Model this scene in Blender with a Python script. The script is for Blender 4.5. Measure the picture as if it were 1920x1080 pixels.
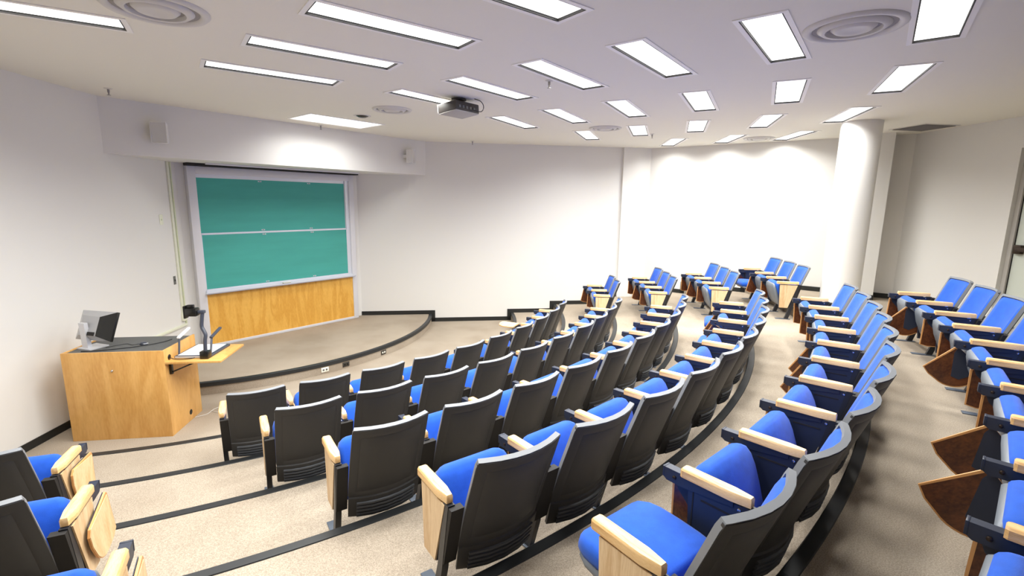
import bpy, bmesh, math, random
from mathutils import Vector, Matrix
from mathutils.geometry import delaunay_2d_cdt
random.seed(7)
for o in list(bpy.data.objects): bpy.data.objects.remove(o)
scn = bpy.context.scene
COL = scn.collection
R = math.radians
U = 1.225                                   # metres per survey unit
CAMZ = 2.137 * U
CEIL = 3.137 * U

# ---------------------------------------------------------------- camera
def make_camera():
    cd = bpy.data.cameras.new('camera'); cam = bpy.data.objects.new('camera', cd); COL.objects.link(cam)
    cd.sensor_width = 36.0; cd.sensor_fit = 'HORIZONTAL'; cd.lens = 903.454 / 1920 * 36
    cd.clip_start = .05; cd.clip_end = 100
    p, r = .175249, .0139192
    F = Vector((0, math.cos(p), -math.sin(p))); Up = Vector((0, math.sin(p), math.cos(p))); Rt = Vector((1, 0, 0))
    r_ = Rt * math.cos(r) + Up * math.sin(r); u_ = -Rt * math.sin(r) + Up * math.cos(r)
    M = Matrix((r_, u_, -F)).transposed().to_4x4(); M.translation = (0, 0, CAMZ)
    cam.matrix_world = M; scn.camera = cam
make_camera()
# ---------------------------------------------------------------- world, exposure
w = bpy.data.worlds.new('world'); scn.world = w; w.use_nodes = True
w.node_tree.nodes['Background'].inputs[0].default_value = (.8, .8, .8, 1)
w.node_tree.nodes['Background'].inputs[1].default_value = .2
vs = scn.view_settings
vs.view_transform = 'Standard'; vs.look = 'None'; vs.gamma = 1; vs.use_curve_mapping = False
vs.exposure = 0.08
LAMP_POWER = 28          # watts per ceiling fixture
LAMP_SPREAD = 149          # degrees, cut-off of the prismatic lens
LENS_GLOW = 2.0

# ---------------------------------------------------------------- helpers
def lin(c):
    return tuple(((v / 255) / 12.92 if v / 255 <= .04045 else ((v / 255 + .055) / 1.055) ** 2.4) for v in c) + (1,)
MATS = {}
def mat(name, col, rough=.5, metal=0, bump=None, noise=None, spec=.5, emit=None, coord='Object', sheen=0):
    """noise=(scale, amount, stretch) colour variation; bump=(scale, strength)"""
    m = bpy.data.materials.new(name); m.use_nodes = True
    nt = m.node_tree; b = nt.nodes['Principled BSDF']
    c = lin(col); b.inputs['Base Color'].default_value = c
    b.inputs['Roughness'].default_value = rough; b.inputs['Metallic'].default_value = metal
    b.inputs['Specular IOR Level'].default_value = spec
    if sheen: b.inputs['Sheen Weight'].default_value = sheen
    tc = nt.nodes.new('ShaderNodeTexCoord')
    if noise:
        sc, am, st = noise
        mp = nt.nodes.new('ShaderNodeMapping'); mp.inputs['Scale'].default_value = st
        nz = nt.nodes.new('ShaderNodeTexNoise'); nz.inputs['Scale'].default_value = sc; nz.inputs['Detail'].default_value = 5
        nt.links.new(tc.outputs[coord], mp.inputs[0]); nt.links.new(mp.outputs[0], nz.inputs['Vector'])
        rp = nt.nodes.new('ShaderNodeValToRGB')
        rp.color_ramp.elements[0].position = .3; rp.color_ramp.elements[1].position = .7
        rp.color_ramp.elements[0].color = tuple(v * (1 - am) for v in c[:3]) + (1,)
        rp.color_ramp.elements[1].color = tuple(min(1, v * (1 + am)) for v in c[:3]) + (1,)
        nt.links.new(nz.outputs['Fac'], rp.inputs[0]); nt.links.new(rp.outputs[0], b.inputs['Base Color'])
    if bump:
        nb = nt.nodes.new('ShaderNodeTexNoise'); nb.inputs['Scale'].default_value = bump[0]; nb.inputs['Detail'].default_value = 3
        nt.links.new(tc.outputs[coord], nb.inputs['Vector'])
        bp = nt.nodes.new('ShaderNodeBump'); bp.inputs['Strength'].default_value = bump[1]; bp.inputs['Distance'].default_value = .01
        nt.links.new(nb.outputs['Fac'], bp.inputs['Height']); nt.links.new(bp.outputs[0], b.inputs['Normal'])
    if emit:
        b.inputs['Emission Color'].default_value = lin(emit[0]); b.inputs['Emission Strength'].default_value = emit[1]
    MATS[name] = m
    return m

def carpet_mat():
    m = bpy.data.materials.new('carpet'); m.use_nodes = True; nt = m.node_tree; b = nt.nodes['Principled BSDF']
    b.inputs['Roughness'].default_value = .95; b.inputs['Specular IOR Level'].default_value = .1
    g = nt.nodes.new('ShaderNodeNewGeometry')
    def nz(s, d, ds=.5):
        n = nt.nodes.new('ShaderNodeTexNoise'); n.inputs['Scale'].default_value = s; n.inputs['Detail'].default_value = d
        nt.links.new(g.outputs['Position'], n.inputs['Vector']); return n
    a = nz(170, 3); c = nz(1.3, 4)
    r1 = nt.nodes.new('ShaderNodeValToRGB'); r1.color_ramp.elements[0].position = .34; r1.color_ramp.elements[1].position = .66
    r1.color_ramp.elements[0].color = lin((152, 140, 125)); r1.color_ramp.elements[1].color = lin((188, 175, 158))
    r2 = nt.nodes.new('ShaderNodeValToRGB'); r2.color_ramp.elements[0].position = .3; r2.color_ramp.elements[1].position = .6
    r2.color_ramp.elements[0].color = (.82, .80, .78, 1); r2.color_ramp.elements[1].color = (1, 1, 1, 1)
    mx = nt.nodes.new('ShaderNodeMix'); mx.data_type = 'RGBA'; mx.blend_type = 'MULTIPLY'; mx.inputs[0].default_value = 1
    nt.links.new(a.outputs['Fac'], r1.inputs[0]); nt.links.new(c.outputs['Fac'], r2.inputs[0])
    nt.links.new(r1.outputs[0], mx.inputs[6]); nt.links.new(r2.outputs[0], mx.inputs[7]); nt.links.new(mx.outputs[2], b.inputs['Base Color'])
    bp = nt.nodes.new('ShaderNodeBump'); bp.inputs['Strength'].default_value = .5; bp.inputs['Distance'].default_value = .01
    f = nz(260, 2); nt.links.new(f.outputs['Fac'], bp.inputs['Height']); nt.links.new(bp.outputs[0], b.inputs['Normal'])
    MATS['carpet'] = m; return m

def wood_mat(name, c0, c1, scale, stretch, rough=.4, rings=3.0):
    m = bpy.data.materials.new(name); m.use_nodes = True; nt = m.node_tree; b = nt.nodes['Principled BSDF']
    b.inputs['Roughness'].default_value = rough
    tc = nt.nodes.new('ShaderNodeTexCoord'); mp = nt.nodes.new('ShaderNodeMapping'); mp.inputs['Scale'].default_value = stretch
    nt.links.new(tc.outputs['Object'], mp.inputs[0])
    n1 = nt.nodes.new('ShaderNodeTexNoise'); n1.inputs['Scale'].default_value = scale; n1.inputs['Detail'].default_value = 2; n1.inputs['Distortion'].default_value = .6
    nt.links.new(mp.outputs[0], n1.inputs['Vector'])
    ml = nt.nodes.new('ShaderNodeMath'); ml.operation = 'MULTIPLY'; ml.inputs[1].default_value = rings * 6.28
    sn = nt.nodes.new('ShaderNodeMath'); sn.operation = 'SINE'
    nt.links.new(n1.outputs['Fac'], ml.inputs[0]); nt.links.new(ml.outputs[0], sn.inputs[0])
    n2 = nt.nodes.new('ShaderNodeTexNoise'); n2.inputs['Scale'].default_value = scale * 14; n2.inputs['Detail'].default_value = 4
    nt.links.new(mp.outputs[0], n2.inputs['Vector'])
    ad = nt.nodes.new('ShaderNodeMath'); ad.operation = 'MULTIPLY_ADD'; ad.inputs[1].default_value = .22; 
    nt.links.new(sn.outputs[0], ad.inputs[0]); nt.links.new(n2.outputs['Fac'], ad.inputs[2])
    rp = nt.nodes.new('ShaderNodeValToRGB'); rp.color_ramp.elements[0].position = .2; rp.color_ramp.elements[1].position = .8
    rp.color_ramp.elements[0].color = lin(c0); rp.color_ramp.elements[1].color = lin(c1)
    nt.links.new(ad.outputs[0], rp.inputs[0]); nt.links.new(rp.outputs[0], b.inputs['Base Color'])
    MATS[name] = m; return m

mat('wall', (226, 224, 220), .75, bump=(90, .05))
mat('ceiling', (234, 231, 219), .8, bump=(60, .04))
mat('trim_light', (246, 244, 240), .5)
mat('recess_dark', (30, 28, 27), .6)
mat('lens', (255, 255, 255), .5, emit=((255, 254, 250), LENS_GLOW))
carpet_mat()
mat('rubber', (34, 36, 38), .45, noise=(8, .25, (1, 1, 1)), coord='Generated')
mat('baseboard', (30, 31, 30), .5)
mat('shell', (50, 50, 51), .5, bump=(700, .12))
mat('shell_rib', (84, 87, 92), .45)
mat('rim', (122, 125, 130), .45)
mat('pan', (112, 118, 126), .4, bump=(200, .05))
mat('fabric', (34, 88, 192), .85, bump=(500, .25), noise=(18, .10, (1, 1, 1)), spec=.2, sheen=.15)
mat('navy', (36, 43, 60), .38)
mat('leg', (34, 36, 42), .4)
mat('foot', (98, 106, 118), .45, metal=.4)
wood_mat('armwood', (216, 168, 106), (240, 204, 150), 6, (5, .6, 5), .35, 2)
wood_mat('veneer', (208, 172, 126), (234, 206, 166), 3, (6, 6, .5), .45, 2)
wood_mat('tabletwood', (212, 172, 118), (236, 204, 158), 3, (3, 3, .7), .4, 2.5)
wood_mat('brownboard', (62, 30, 18), (104, 58, 30), 3, (2, 2, 1.2), .25, 1)
mat('tablet_edge', (206, 150, 92), .4)
mat('chrome', (205, 205, 208), .2, metal=1)
wood_mat('lecternwood', (208, 154, 82), (226, 176, 104), 1.5, (2.6, 2.6, .55), .38, 3.0)
wood_mat('boardwood', (214, 156, 62), (232, 180, 86), 1.7, (4.0, 4.0, .7), .4, 3.0)
mat('black_top', (84, 85, 84), .55, noise=(30, .1, (1, 1, 1)))
mat('frame_white', (218, 217, 222), .45)
mat('alu', (222, 224, 232), .35, metal=.2)
mat('green', (70, 166, 155), .65, noise=(2.2, .07, (.5, .5, 3)), bump=(300, .03))
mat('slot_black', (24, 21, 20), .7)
mat('cream', (230, 232, 212), .5)
mat('cream_wire', (216, 222, 190), .5)
mat('plate_grey', (120, 120, 118), .4, metal=.5)
mat('outlet_white', (240, 236, 222), .4)
mat('outlet_dark', (52, 48, 44), .5)
mat('speaker_white', (222, 220, 217), .5)
mat('speaker_grille', (216, 214, 211), .7, bump=(900, .3))
mat('silver', (176, 176, 178), .35, metal=.35)
mat('silver_lt', (212, 212, 216), .35, metal=.2)
mat('black_gloss', (22, 22, 20), .25)
mat('doc_grey', (66, 70, 82), .4)
mat('doc_white', (240, 243, 246), .3)
mat('vent', (212, 209, 203), .55)
mat('vent_dark', (150, 146, 142), .7)
mat('proj_dark', (62, 56, 52), .5)
mat('proj_grey', (170, 166, 161), .5)
mat('door', (206, 212, 202), .5)
mat('door_frame', (186, 182, 176), .5)
mat('bronze', (58, 46, 38), .4, metal=.6)
mat('cable', (36, 36, 38), .5)
mat('cable_white', (208, 203, 195), .5)
mat('chalk', (250, 250, 248), .9)
mat('sprinkler', (150, 146, 142), .4, metal=.6)
mat('grille', (150, 146, 141), .6)

def smooth_mesh(me, ang=38):
    me.polygons.foreach_set('use_smooth', [True] * len(me.polygons))
    me.set_sharp_from_angle(angle=R(ang))
def mesh(name, verts, faces, m=None, ang=38):
    me = bpy.data.meshes.new(name); me.from_pydata([tuple(v) for v in verts], [], faces); me.validate()
    bm = bmesh.new(); bm.from_mesh(me); bmesh.ops.recalc_face_normals(bm, faces=bm.faces); bm.to_mesh(me); bm.free()
    smooth_mesh(me, ang)
    if m: me.materials.append(MATS[m])
    return me
class MB:
    """collects simple solids into one mesh"""
    def __init__(s): s.bm = bmesh.new()
    def box(s, x0, x1, y0, y1, z0, z1, bev=0, M=None):
        r = bmesh.ops.create_cube(s.bm, size=1); vs_ = r['verts']
        T = Matrix.Translation(((x0 + x1) / 2, (y0 + y1) / 2, (z0 + z1) / 2)) @ Matrix.Diagonal((x1 - x0, y1 - y0, z1 - z0, 1))
        if M is not None: T = M @ T
        bmesh.ops.transform(s.bm, matrix=T, verts=vs_)
        if bev:
            es = list({e for v in vs_ for e in v.link_edges})
            bmesh.ops.bevel(s.bm, geom=es, offset=bev, segments=2, affect='EDGES', profile=.5)
        return s
    def prism(s, pts, d0, d1, axis='z', M=None):
        """polygon pts extruded along axis; axis x: pts are (y,z); axis y: (x,z); axis z: (x,y)"""
        def P(a, b, d): return {'x': (d, a, b), 'y': (a, d, b), 'z': (a, b, d)}[axis]
        lo = [s.bm.verts.new(P(a, b, d0)) for a, b in pts]; hi = [s.bm.verts.new(P(a, b, d1)) for a, b in pts]
        n = len(pts); s.bm.faces.new(lo); s.bm.faces.new(hi[::-1])
        for i in range(n): s.bm.faces.new((lo[i], lo[(i + 1) % n], hi[(i + 1) % n], hi[i]))
        if M is not None: bmesh.ops.transform(s.bm, matrix=M, verts=lo + hi)
        return s
    def lathe(s, prof, n=32, M=None, close=False):
        rings = []; new = []
        for r_, z in prof:
            ring = [s.bm.verts.new((r_ * math.cos(2 * math.pi * i / n), r_ * math.sin(2 * math.pi * i / n), z)) for i in range(n)]
            rings.append(ring); new += ring
        for a, b in zip(rings, rings[1:] + ([rings[0]] if close else [])):
            for i in range(n): s.bm.faces.new((a[i], a[(i + 1) % n], b[(i + 1) % n], b[i]))
        if not close:
            s.bm.faces.new(rings[0]); s.bm.faces.new(rings[-1])
        if M is not None: bmesh.ops.transform(s.bm, matrix=M, verts=new)
        return s
    def tube(s, pts, r_, n=8, M=None):
        pts = [Vector(p) for p in pts]; rings = []; new = []
        for i, p in enumerate(pts):
            t = (pts[min(i + 1, len(pts) - 1)] - pts[max(i - 1, 0)]).normalized()
            a = Vector((0, 0, 1)) if abs(t.z) < .9 else Vector((1, 0, 0))
            e1 = t.cross(a).normalized(); e2 = t.cross(e1)
            rr = r_[i] if isinstance(r_, (list, tuple)) else r_
            ring = [s.bm.verts.new(p + rr * (math.cos(2 * math.pi * k / n) * e1 + math.sin(2 * math.pi * k / n) * e2)) for k in range(n)]
            rings.append(ring); new += ring
        for a, b in zip(rings, rings[1:]):
            for k in range(n): s.bm.faces.new((a[k], a[(k + 1) % n], b[(k + 1) % n], b[k]))
        s.bm.faces.new(rings[0]); s.bm.faces.new(rings[-1])
        if M is not None: bmesh.ops.transform(s.bm, matrix=M, verts=new)
        return s
    def done(s, name, m, ang=38):
        bmesh.ops.recalc_face_normals(s.bm, faces=s.bm.faces)
        me = bpy.data.meshes.new(name); s.bm.to_mesh(me); s.bm.free(); smooth_mesh(me, ang)
        if m: me.materials.append(MATS[m])
        return me
def link(name, data, parent=None, loc=None, rot=None):
    o = bpy.data.objects.new(name, data); COL.objects.link(o)
    if parent: o.parent = parent
    if loc is not None: o.location = loc
    if rot is not None: o.rotation_euler = rot
    return o
def tag(o, label, cat, group=None):
    o['label'] = label; o['category'] = cat
    if group: o['group'] = group
    return o
def struct(o, label=None):
    o['kind'] = 'structure'
    if label: o['label'] = label
    return o
def empty(name, label, cat, loc=(0, 0, 0), rz=0, group=None):
    return tag(link(name, None, loc=loc, rot=(0, 0, rz)), label, cat, group)

# ---------------------------------------------------------------- plan of the room
def u2(x, y): return Vector((x * U, y * U))
C0 = u2(-4.61, 7.97)                                   # centre of all seating arcs
RN = [0, 5.699, 6.671, 7.604, 8.552, 9.490, 10.453]    # radius of nosing k (front edge of tier k)
RISE = .14 * U
RSTAGE, ZSTAGE = 3.92, .139 * U
LR, RR = u2(-3.699, -2.0), u2(5.6, -2.0)
KC, GC, DC, BC = u2(5.5, 6.86), u2(2.49, 9.03), u2(-2.649, 8.311), u2(-4.277, 6.250)
ROOM = [LR, RR, KC, GC, DC, BC]
def pol(r, deg): return Vector((C0.x + r * math.cos(R(deg)), C0.y + r * math.sin(R(deg))))
def floor_z(p):
    d = (p - C0).length
    if d < RSTAGE: return ZSTAGE
    k = sum(1 for r in RN[1:] if d >= r)
    return k * RISE

def clip_to_room(bm, inset=0):
    n = len(ROOM)
    for i in range(n):
        a, b = ROOM[i], ROOM[(i + 1) % n]
        t = (b - a).normalized(); nrm = Vector((t.y, -t.x, 0))        # outward (CCW polygon)
        g = bm.verts[:] + bm.edges[:] + bm.faces[:]
        bmesh.ops.bisect_plane(bm, geom=g, plane_co=(a.x + nrm.x * inset, a.y + nrm.y * inset, 0), plane_no=nrm, clear_outer=True)

# floor and tiers
me = bpy.data.meshes.new('floor'); me.from_pydata([(p.x, p.y, 0) for p in ROOM] + [(p.x, p.y, -.2) for p in ROOM], [],
    [list(range(6)), list(range(11, 5, -1))] + [[i, (i + 1) % 6, 6 + (i + 1) % 6, 6 + i] for i in range(6)])
me.materials.append(MATS['carpet'])
struct(link('floor', me), 'beige carpeted floor between the stage and the first row')
def ring_solid(r0, r1, z0, z1, a0, a1, step=1.0):
    n = int((a1 - a0) / step); bm = bmesh.new(); rows = []
    for i in range(n + 1):
        a = a0 + (a1 - a0) * i / n; p, q = pol(r0, a), pol(r1, a)
        rows.append([bm.verts.new((p.x, p.y, z0)), bm.verts.new((p.x, p.y, z1)), bm.verts.new((q.x, q.y, z1)), bm.verts.new((q.x, q.y, z0))])
    for a, b in zip(rows, rows[1:]):
        for j in range(3): bm.faces.new((a[j], b[j], b[j + 1], a[j + 1]))
    return bm
TIERN = ['first', 'second', 'third', 'fourth', 'fifth', 'sixth']
for k in range(1, 7):
    r1 = RN[k + 1] if k < 6 else 17
    bm = ring_solid(RN[k], r1, (k - 1) * RISE, k * RISE, -100, 40)
    clip_to_room(bm, .01); bmesh.ops.recalc_face_normals(bm, faces=bm.faces)
    me = bpy.data.meshes.new('floor_tier'); bm.to_mesh(me); bm.free(); me.materials.append(MATS['carpet'])
    struct(link('floor_tier', me), 'curved carpeted step carrying the %s row of seats' % TIERN[k - 1])
bm = ring_solid(.02, RSTAGE, 0, ZSTAGE, -110, 60)
clip_to_room(bm, .01)
for f in bm.faces:
    pass
bmesh.ops.recalc_face_normals(bm, faces=bm.faces)
me = bpy.data.meshes.new('floor_stage'); bm.to_mesh(me); bm.free(); me.materials.append(MATS['carpet'])
o = link('floor_stage', me); struct(o, 'low carpeted stage with a curved front below the chalkboard')
# front face of the stage
def arc_profile(r, prof, a0, a1, name, m, step=1.0):
    """prof: list of (dr, z) closed section swept along an arc"""
    n = int((a1 - a0) / step); bm = bmesh.new(); rows = []
    for i in range(n + 1):
        a = a0 + (a1 - a0) * i / n
        rows.append([bm.verts.new((*pol(r + dr, a), z)) for dr, z in prof])
    L_ = len(prof)
    for a, b in zip(rows, rows[1:]):
        for j in range(L_): bm.faces.new((a[j], b[j], b[(j + 1) % L_], a[(j + 1) % L_]))
    clip_to_room(bm); bmesh.ops.recalc_face_normals(bm, faces=bm.faces)
    me = bpy.data.meshes.new(name); bm.to_mesh(me); bm.free(); smooth_mesh(me, 40); me.materials.append(MATS[m])
    return link(name, me)
for k in range(1, 7):
    z = k * RISE
    o = arc_profile(RN[k], [(-.012, z - .045), (-.012, z + .003), (-.006, z + .008), (.052, z + .006), (.056, z), (0, z), (0, z - .045)], -100, 40, 'trim_%d' % k, 'rubber')
    struct(o, 'black rubber nosing along the edge of the %s step' % TIERN[k - 1])
o = arc_profile(RSTAGE, [(.014, ZSTAGE - .048), (.014, ZSTAGE + .004), (.006, ZSTAGE + .009), (-.05, ZSTAGE + .007), (-.055, ZSTAGE), (0, ZSTAGE), (0, ZSTAGE - .048)], -110, 60, 'trim_7', 'rubber')
struct(o, 'black rubber nosing along the curved stage edge')

# walls
WT = .14
def wall(name, a, b, z0=0, z1=CEIL, label=None, ext=.14, m='wall', t0=0):
    t = (b - a).normalized(); n = Vector((t.y, -t.x))
    a2, b2 = a - t * ext, b + t * ext
    mb = MB().prism([tuple(a2 + n * t0), tuple(b2 + n * t0), tuple(b2 + n * WT), tuple(a2 + n * WT)], z0, z1)
    return struct(link(name, mb.done(name, m)), label)
wall('wall_left', BC, LR, label='long white wall behind the lectern')
wall('wall_front', DC, BC, label='white wall behind the chalkboard', ext=0)
wall('wall_back', GC, DC, label='white wall right of the chalkboard')
wall('wall_far', KC, GC, label='white wall behind the far seats, washed by ceiling lights')
wall('wall_rear', LR, RR, label='white wall behind the camera')
def onright(yu): return Vector((KC.x + (RR.x - KC.x) * (KC.y - yu * U) / (KC.y - RR.y), yu * U))
J1, J2 = onright(5.43), onright(4.55)
wall('wall_right', J1, KC, label='grey-white wall between the pilaster and the door', ext=0)
wall('wall_right', RR, J2, label='white wall on the near side of the door', ext=0)
ZT6 = 6 * RISE; DTOP = 3.43
wall('wall_right', J2, J1, z0=DTOP, label='white wall above the door', ext=0)

# ceiling with real openings for the fixtures
def rect(cx, cy, L_, W_, deg):
    c, s = math.cos(R(deg)), math.sin(R(deg))
    return [(cx + sx * L_ / 2 * c - sy * W_ / 2 * s, cy + sx * L_ / 2 * s + sy * W_ / 2 * c) for sx, sy in ((-1, -1), (1, -1), (1, 1), (-1, 1))]
LL, LW = .971 * U, .222 * U
FIX = []    # x, y (m), angle, length, width, label, group
def fx(x, y, a, lab, grp, L_=LL, W_=LW): FIX.append((x * U, y * U, a, L_, W_, lab, grp))
ords = ['first', 'second', 'third', 'fourth', 'fifth', 'sixth', 'seventh', 'eighth', 'ninth', 'tenth']
LINES = [
 ('ceiling light line above the lectern side', 'in the line of long lights at upper left',
  [(-1.944, 4.141, 35.3), (-1.316, 3.585, 35.7), (-.699, 3.043, 36.8), (-.079, 2.52, 38)]),
 ('ceiling light line at the projector', 'in the six-light line that starts behind the projector',
  [(-.80, 5.06, 50.9), (-.198, 4.577, 50.9), (.396, 4.088, 51.8), (.994, 3.635, 52.3), (1.602, 3.185, 52.8), (2.235, 2.735, 53)]),
 ('ceiling light line over the middle seats', 'in the six-light line just right of the projector line',
  [(.009, 6.394, 62), (.608, 5.897, 62.3), (1.209, 5.413, 62.6), (1.827, 4.992, 62.9), (2.448, 4.545, 62.9), (3.056, 4.06, 63.2)]),
 ('ceiling light line over the far seats', 'in the five-light line ending above the column',
  [(1.097, 7.467, 71.6), (1.723, 6.946, 72.4), (2.359, 6.499, 72), (3.013, 6.055, 73), (3.672, 5.581, 73.3)]),
 ('ceiling light line along the far wall', 'in the three-light line washing the far wall',
  [(2.58, 8.12, 83), (3.284, 7.645, 82.2), (4.009, 7.202, 83.5)])]
for grp, where, pts in LINES:
    for i, (x, y, a) in enumerate(pts): fx(x, y, a, 'ceiling light, %s from left %s' % (ords[i], where), grp)
fx(-2.73, 2.82, 30, 'long recessed ceiling light cut off by the upper left corner', None)
fx(-2.281, 6.493, 49, 'broad flush ceiling light washing the soffit above the chalkboard', None, .99 * U, .553 * U)
for i, (x, y, a) in enumerate([(-2.1, 2.3, 31), (-1.48, 1.8, 32), (.54, 2.03, 38), (-.86, 1.3, 33)]):  # unseen fixtures continuing the lines, added to light the near area
    fx(x, y, a, 'recessed ceiling light overhead, out of the picture, %s from the lectern' % ords[i], 'ceiling lights out of the picture')
verts = [Vector(p) for p in ROOM]; edges = [(i, (i + 1) % 6) for i in range(6)]; holes = []
for x, y, a, L_, W_, lab, grp in FIX:
    q = rect(x, y, L_, W_, a); b0 = len(verts); holes.append(q)
    verts += [Vector(p) for p in q]; edges += [(b0 + i, b0 + (i + 1) % 4) for i in range(4)]
def inside(p, poly):
    c = False; n = len(poly)
    for i in range(n):
        x1, y1 = poly[i][0], poly[i][1]; x2, y2 = poly[(i + 1) % n][0], poly[(i + 1) % n][1]
        if (y1 > p[1]) != (y2 > p[1]) and p[0] < (x2 - x1) * (p[1] - y1) / (y2 - y1) + x1: c = not c
    return c
cv, ce, cf, _, _, _ = delaunay_2d_cdt(verts, edges, [], 0, 1e-5)
faces = []
for f in cf:
    cx = sum(cv[i].x for i in f) / len(f); cy = sum(cv[i].y for i in f) / len(f)
    if inside((cx, cy), ROOM) and not any(inside((cx, cy), h) for h in holes): faces.append(list(f))
me = bpy.data.meshes.new('ceiling'); me.from_pydata([(v.x, v.y, CEIL) for v in cv], [], faces); me.materials.append(MATS['ceiling'])
struct(link('ceiling', me), 'flat pale grey plaster ceiling')
mb = MB().prism([tuple(p) for p in ROOM], CEIL + .16, CEIL + .2)
struct(link('ceiling_slab', mb.done('ceiling_slab', 'ceiling')), 'slab above the ceiling')

# fixtures
FM = {}
def fixture_meshes(L_, W_, flush):
    key = (round(L_, 3), round(W_, 3))
    if key in FM: return FM[key]
    d = .012 if flush else .016
    fl = MB(); t = .032; a, b = L_ / 2, W_ / 2
    for x0, x1, y0, y1 in ((-a - t, a + t, b - .002, b + t), (-a - t, a + t, -b - t, -b + .002), (-a - t, -a + .002, -b, b), (a - .002, a + t, -b, b)):
        fl.box(x0, x1, y0, y1, -.006, .0)
    rc = MB(); t2 = .004 if flush else .011
    for x0, x1, y0, y1 in ((-a, a, b - t2, b), (-a, a, -b, -b + t2), (-a, -a + t2, -b + t2, b - t2), (a - t2, a, -b + t2, b - t2)):
        rc.box(x0, x1, y0, y1, -.004, d)
    ln = MB().box(-a + t2, a - t2, -b + t2, b - t2, d - .004, d)
    FM[key] = (fl.done('trim_ring', 'trim_light'), rc.done('recess', 'trim_light' if flush else 'recess_dark'), ln.done('lens', 'lens'), d)
    return FM[key]
for x, y, a, L_, W_, lab, grp in FIX:
    flush = W_ > .5
    f, rcs, ln, d = fixture_meshes(L_, W_, flush)
    e = empty('ceiling_light', lab, 'ceiling light', (x, y, CEIL), R(a), grp)
    link('trim_ring', f, e); link('recess', rcs, e); link('lens', ln, e)
    ld = bpy.data.lights.new('lamp', 'AREA'); ld.shape = 'RECTANGLE'; ld.size = L_ - .06; ld.size_y = W_ - .05
    ld.energy = LAMP_POWER * (1.0 if flush else 1); ld.spread = R(LAMP_SPREAD); ld.color = (.995, .995, .96)
    link('lamp', ld, e, loc=(0, 0, d - .008))

# soffit over the chalkboard
HL, HR = u2(-4.195, 5.085), u2(-1.507, 8.471)
ZH = 3.159
mb = MB().prism([tuple(HL + (HL - HR).normalized() * .02), tuple(HR), tuple(DC + Vector((-.02, .05))), tuple(BC + Vector((-.05, .02)))], ZH, CEIL)
struct(link('wall_soffit', mb.done('wall_soffit', 'wall')), 'white boxed soffit spanning the corner above the chalkboard')
HD = (HR - HL).normalized(); HN = Vector((HD.y, -HD.x))        # towards the room
def on_soffit(s, z, off=0): p = HL + HD * s + HN * off; return (p.x, p.y, z)
HROT = math.atan2(HD.y, HD.x)

# pilasters and column
ED = (KC - GC).normalized(); EN = Vector((ED.y, -ED.x))        # towards the room
def E_(s, o): return GC + ED * s * U + EN * o * U
mb = MB().prism([tuple(E_(3.0, 0)), tuple(E_(3.48, 0)), tuple(E_(3.48, .313)), tuple(E_(3.0, .313))], ZT6 - .2, CEIL)
struct(link('wall_pilaster', mb.done('wall_pilaster', 'wall')), 'square white pilaster just right of the round column')
BD = (GC - DC).normalized(); BN = Vector((BD.y, -BD.x))
def B_(x, o): # x in survey units along wall (by x coordinate)
    p = Vector((x * U, (8.682 + .14 * x) * U)); return p + BN * o * U
mb = MB().prism([tuple(B_(1.965, 0)), tuple(B_(2.34, 0)), tuple(B_(2.34, .05)), tuple(B_(1.965, .05))], 0, CEIL)
struct(link('wall_pilaster', mb.done('wall_pilaster', 'wall')), 'shallow white pilaster at the far end of the chalkboard-side wall')
mb = MB().lathe([(.257, ZT6), (.257, CEIL)], 64, M=Matrix.Translation((4.134 * U, 5.99 * U, 0)))
struct(link('wall_column', mb.done('wall_column', 'wall', 60)), 'round white column standing behind the far seats')

# baseboards that step up with the tiers
BH, BT = .086, .012
def baseboard(name, a, b, label):
    t = (b - a); L_ = t.length; t.normalize(); n = Vector((t.y, -t.x)) * -1      # into the room
    # crossings
    cuts = [0, L_]; w0 = a - C0
    for r in [RSTAGE] + RN[1:]:
        bb = w0.dot(t); cc = w0.length_squared - r * r; disc = bb * bb - cc
        if disc > 0:
            for sgn in (-1, 1):
                s = -bb + sgn * math.sqrt(disc)
                if 0 < s < L_: cuts.append(s)
    cuts.sort(); mb = MB(); segs = []
    for s0, s1 in zip(cuts, cuts[1:]):
        z = floor_z(a + t * ((s0 + s1) / 2)); segs.append((s0, s1, z))
    def bx(s0, s1, z0, z1):
        p, q = a + t * s0, a + t * s1
        mb.prism([tuple(p), tuple(q), tuple(q + n * BT), tuple(p + n * BT)], z0, z1)
    for s0, s1, z in segs: bx(s0, s1, z, z + BH)
    for (a0, a1, z0), (b0, b1, z1) in zip(segs, segs[1:]):
        if z1 > z0: bx(max(a0, a1 - BH), a1, z0, z1 + BH)
        elif z1 < z0: bx(b0, min(b1, b0 + BH), z1, z0 + BH)
    return struct(link(name, mb.done(name, 'baseboard')), label)
baseboard('baseboard_back', GC, DC, 'black stepped baseboard along the wall right of the chalkboard')
baseboard('baseboard_far', KC, GC, 'black stepped baseboard along the far wall')
baseboard('baseboard_left', BC, LR, 'black stepped baseboard along the lectern wall')
baseboard('baseboard_right', J1, KC, 'black baseboard below the wall beside the door')
mb = MB()
p0, p1, p2, p3 = E_(3.0 - .01, .313 + .01), E_(3.48 + .01, .313 + .01), E_(3.48 + .01, 0), E_(2.99, 0)
mb.prism([tuple(p0), tuple(p1), tuple(p2), tuple(p3)], ZT6, ZT6 + BH)
struct(link('baseboard_pilaster', mb.done('baseboard_pilaster', 'baseboard')), 'black baseboard around the square pilaster')

# door in the right wall
dt = (J1 - J2).normalized(); dn = Vector((dt.y, -dt.x))        # outwards
door = link('door_1', None, loc=(J2.x, J2.y, ZT6), rot=(0, 0, math.atan2(dt.y, dt.x)))
struct(door, 'pale door with a dark push bar in the recess at the right edge'); DW = (J1 - J2).length
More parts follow.
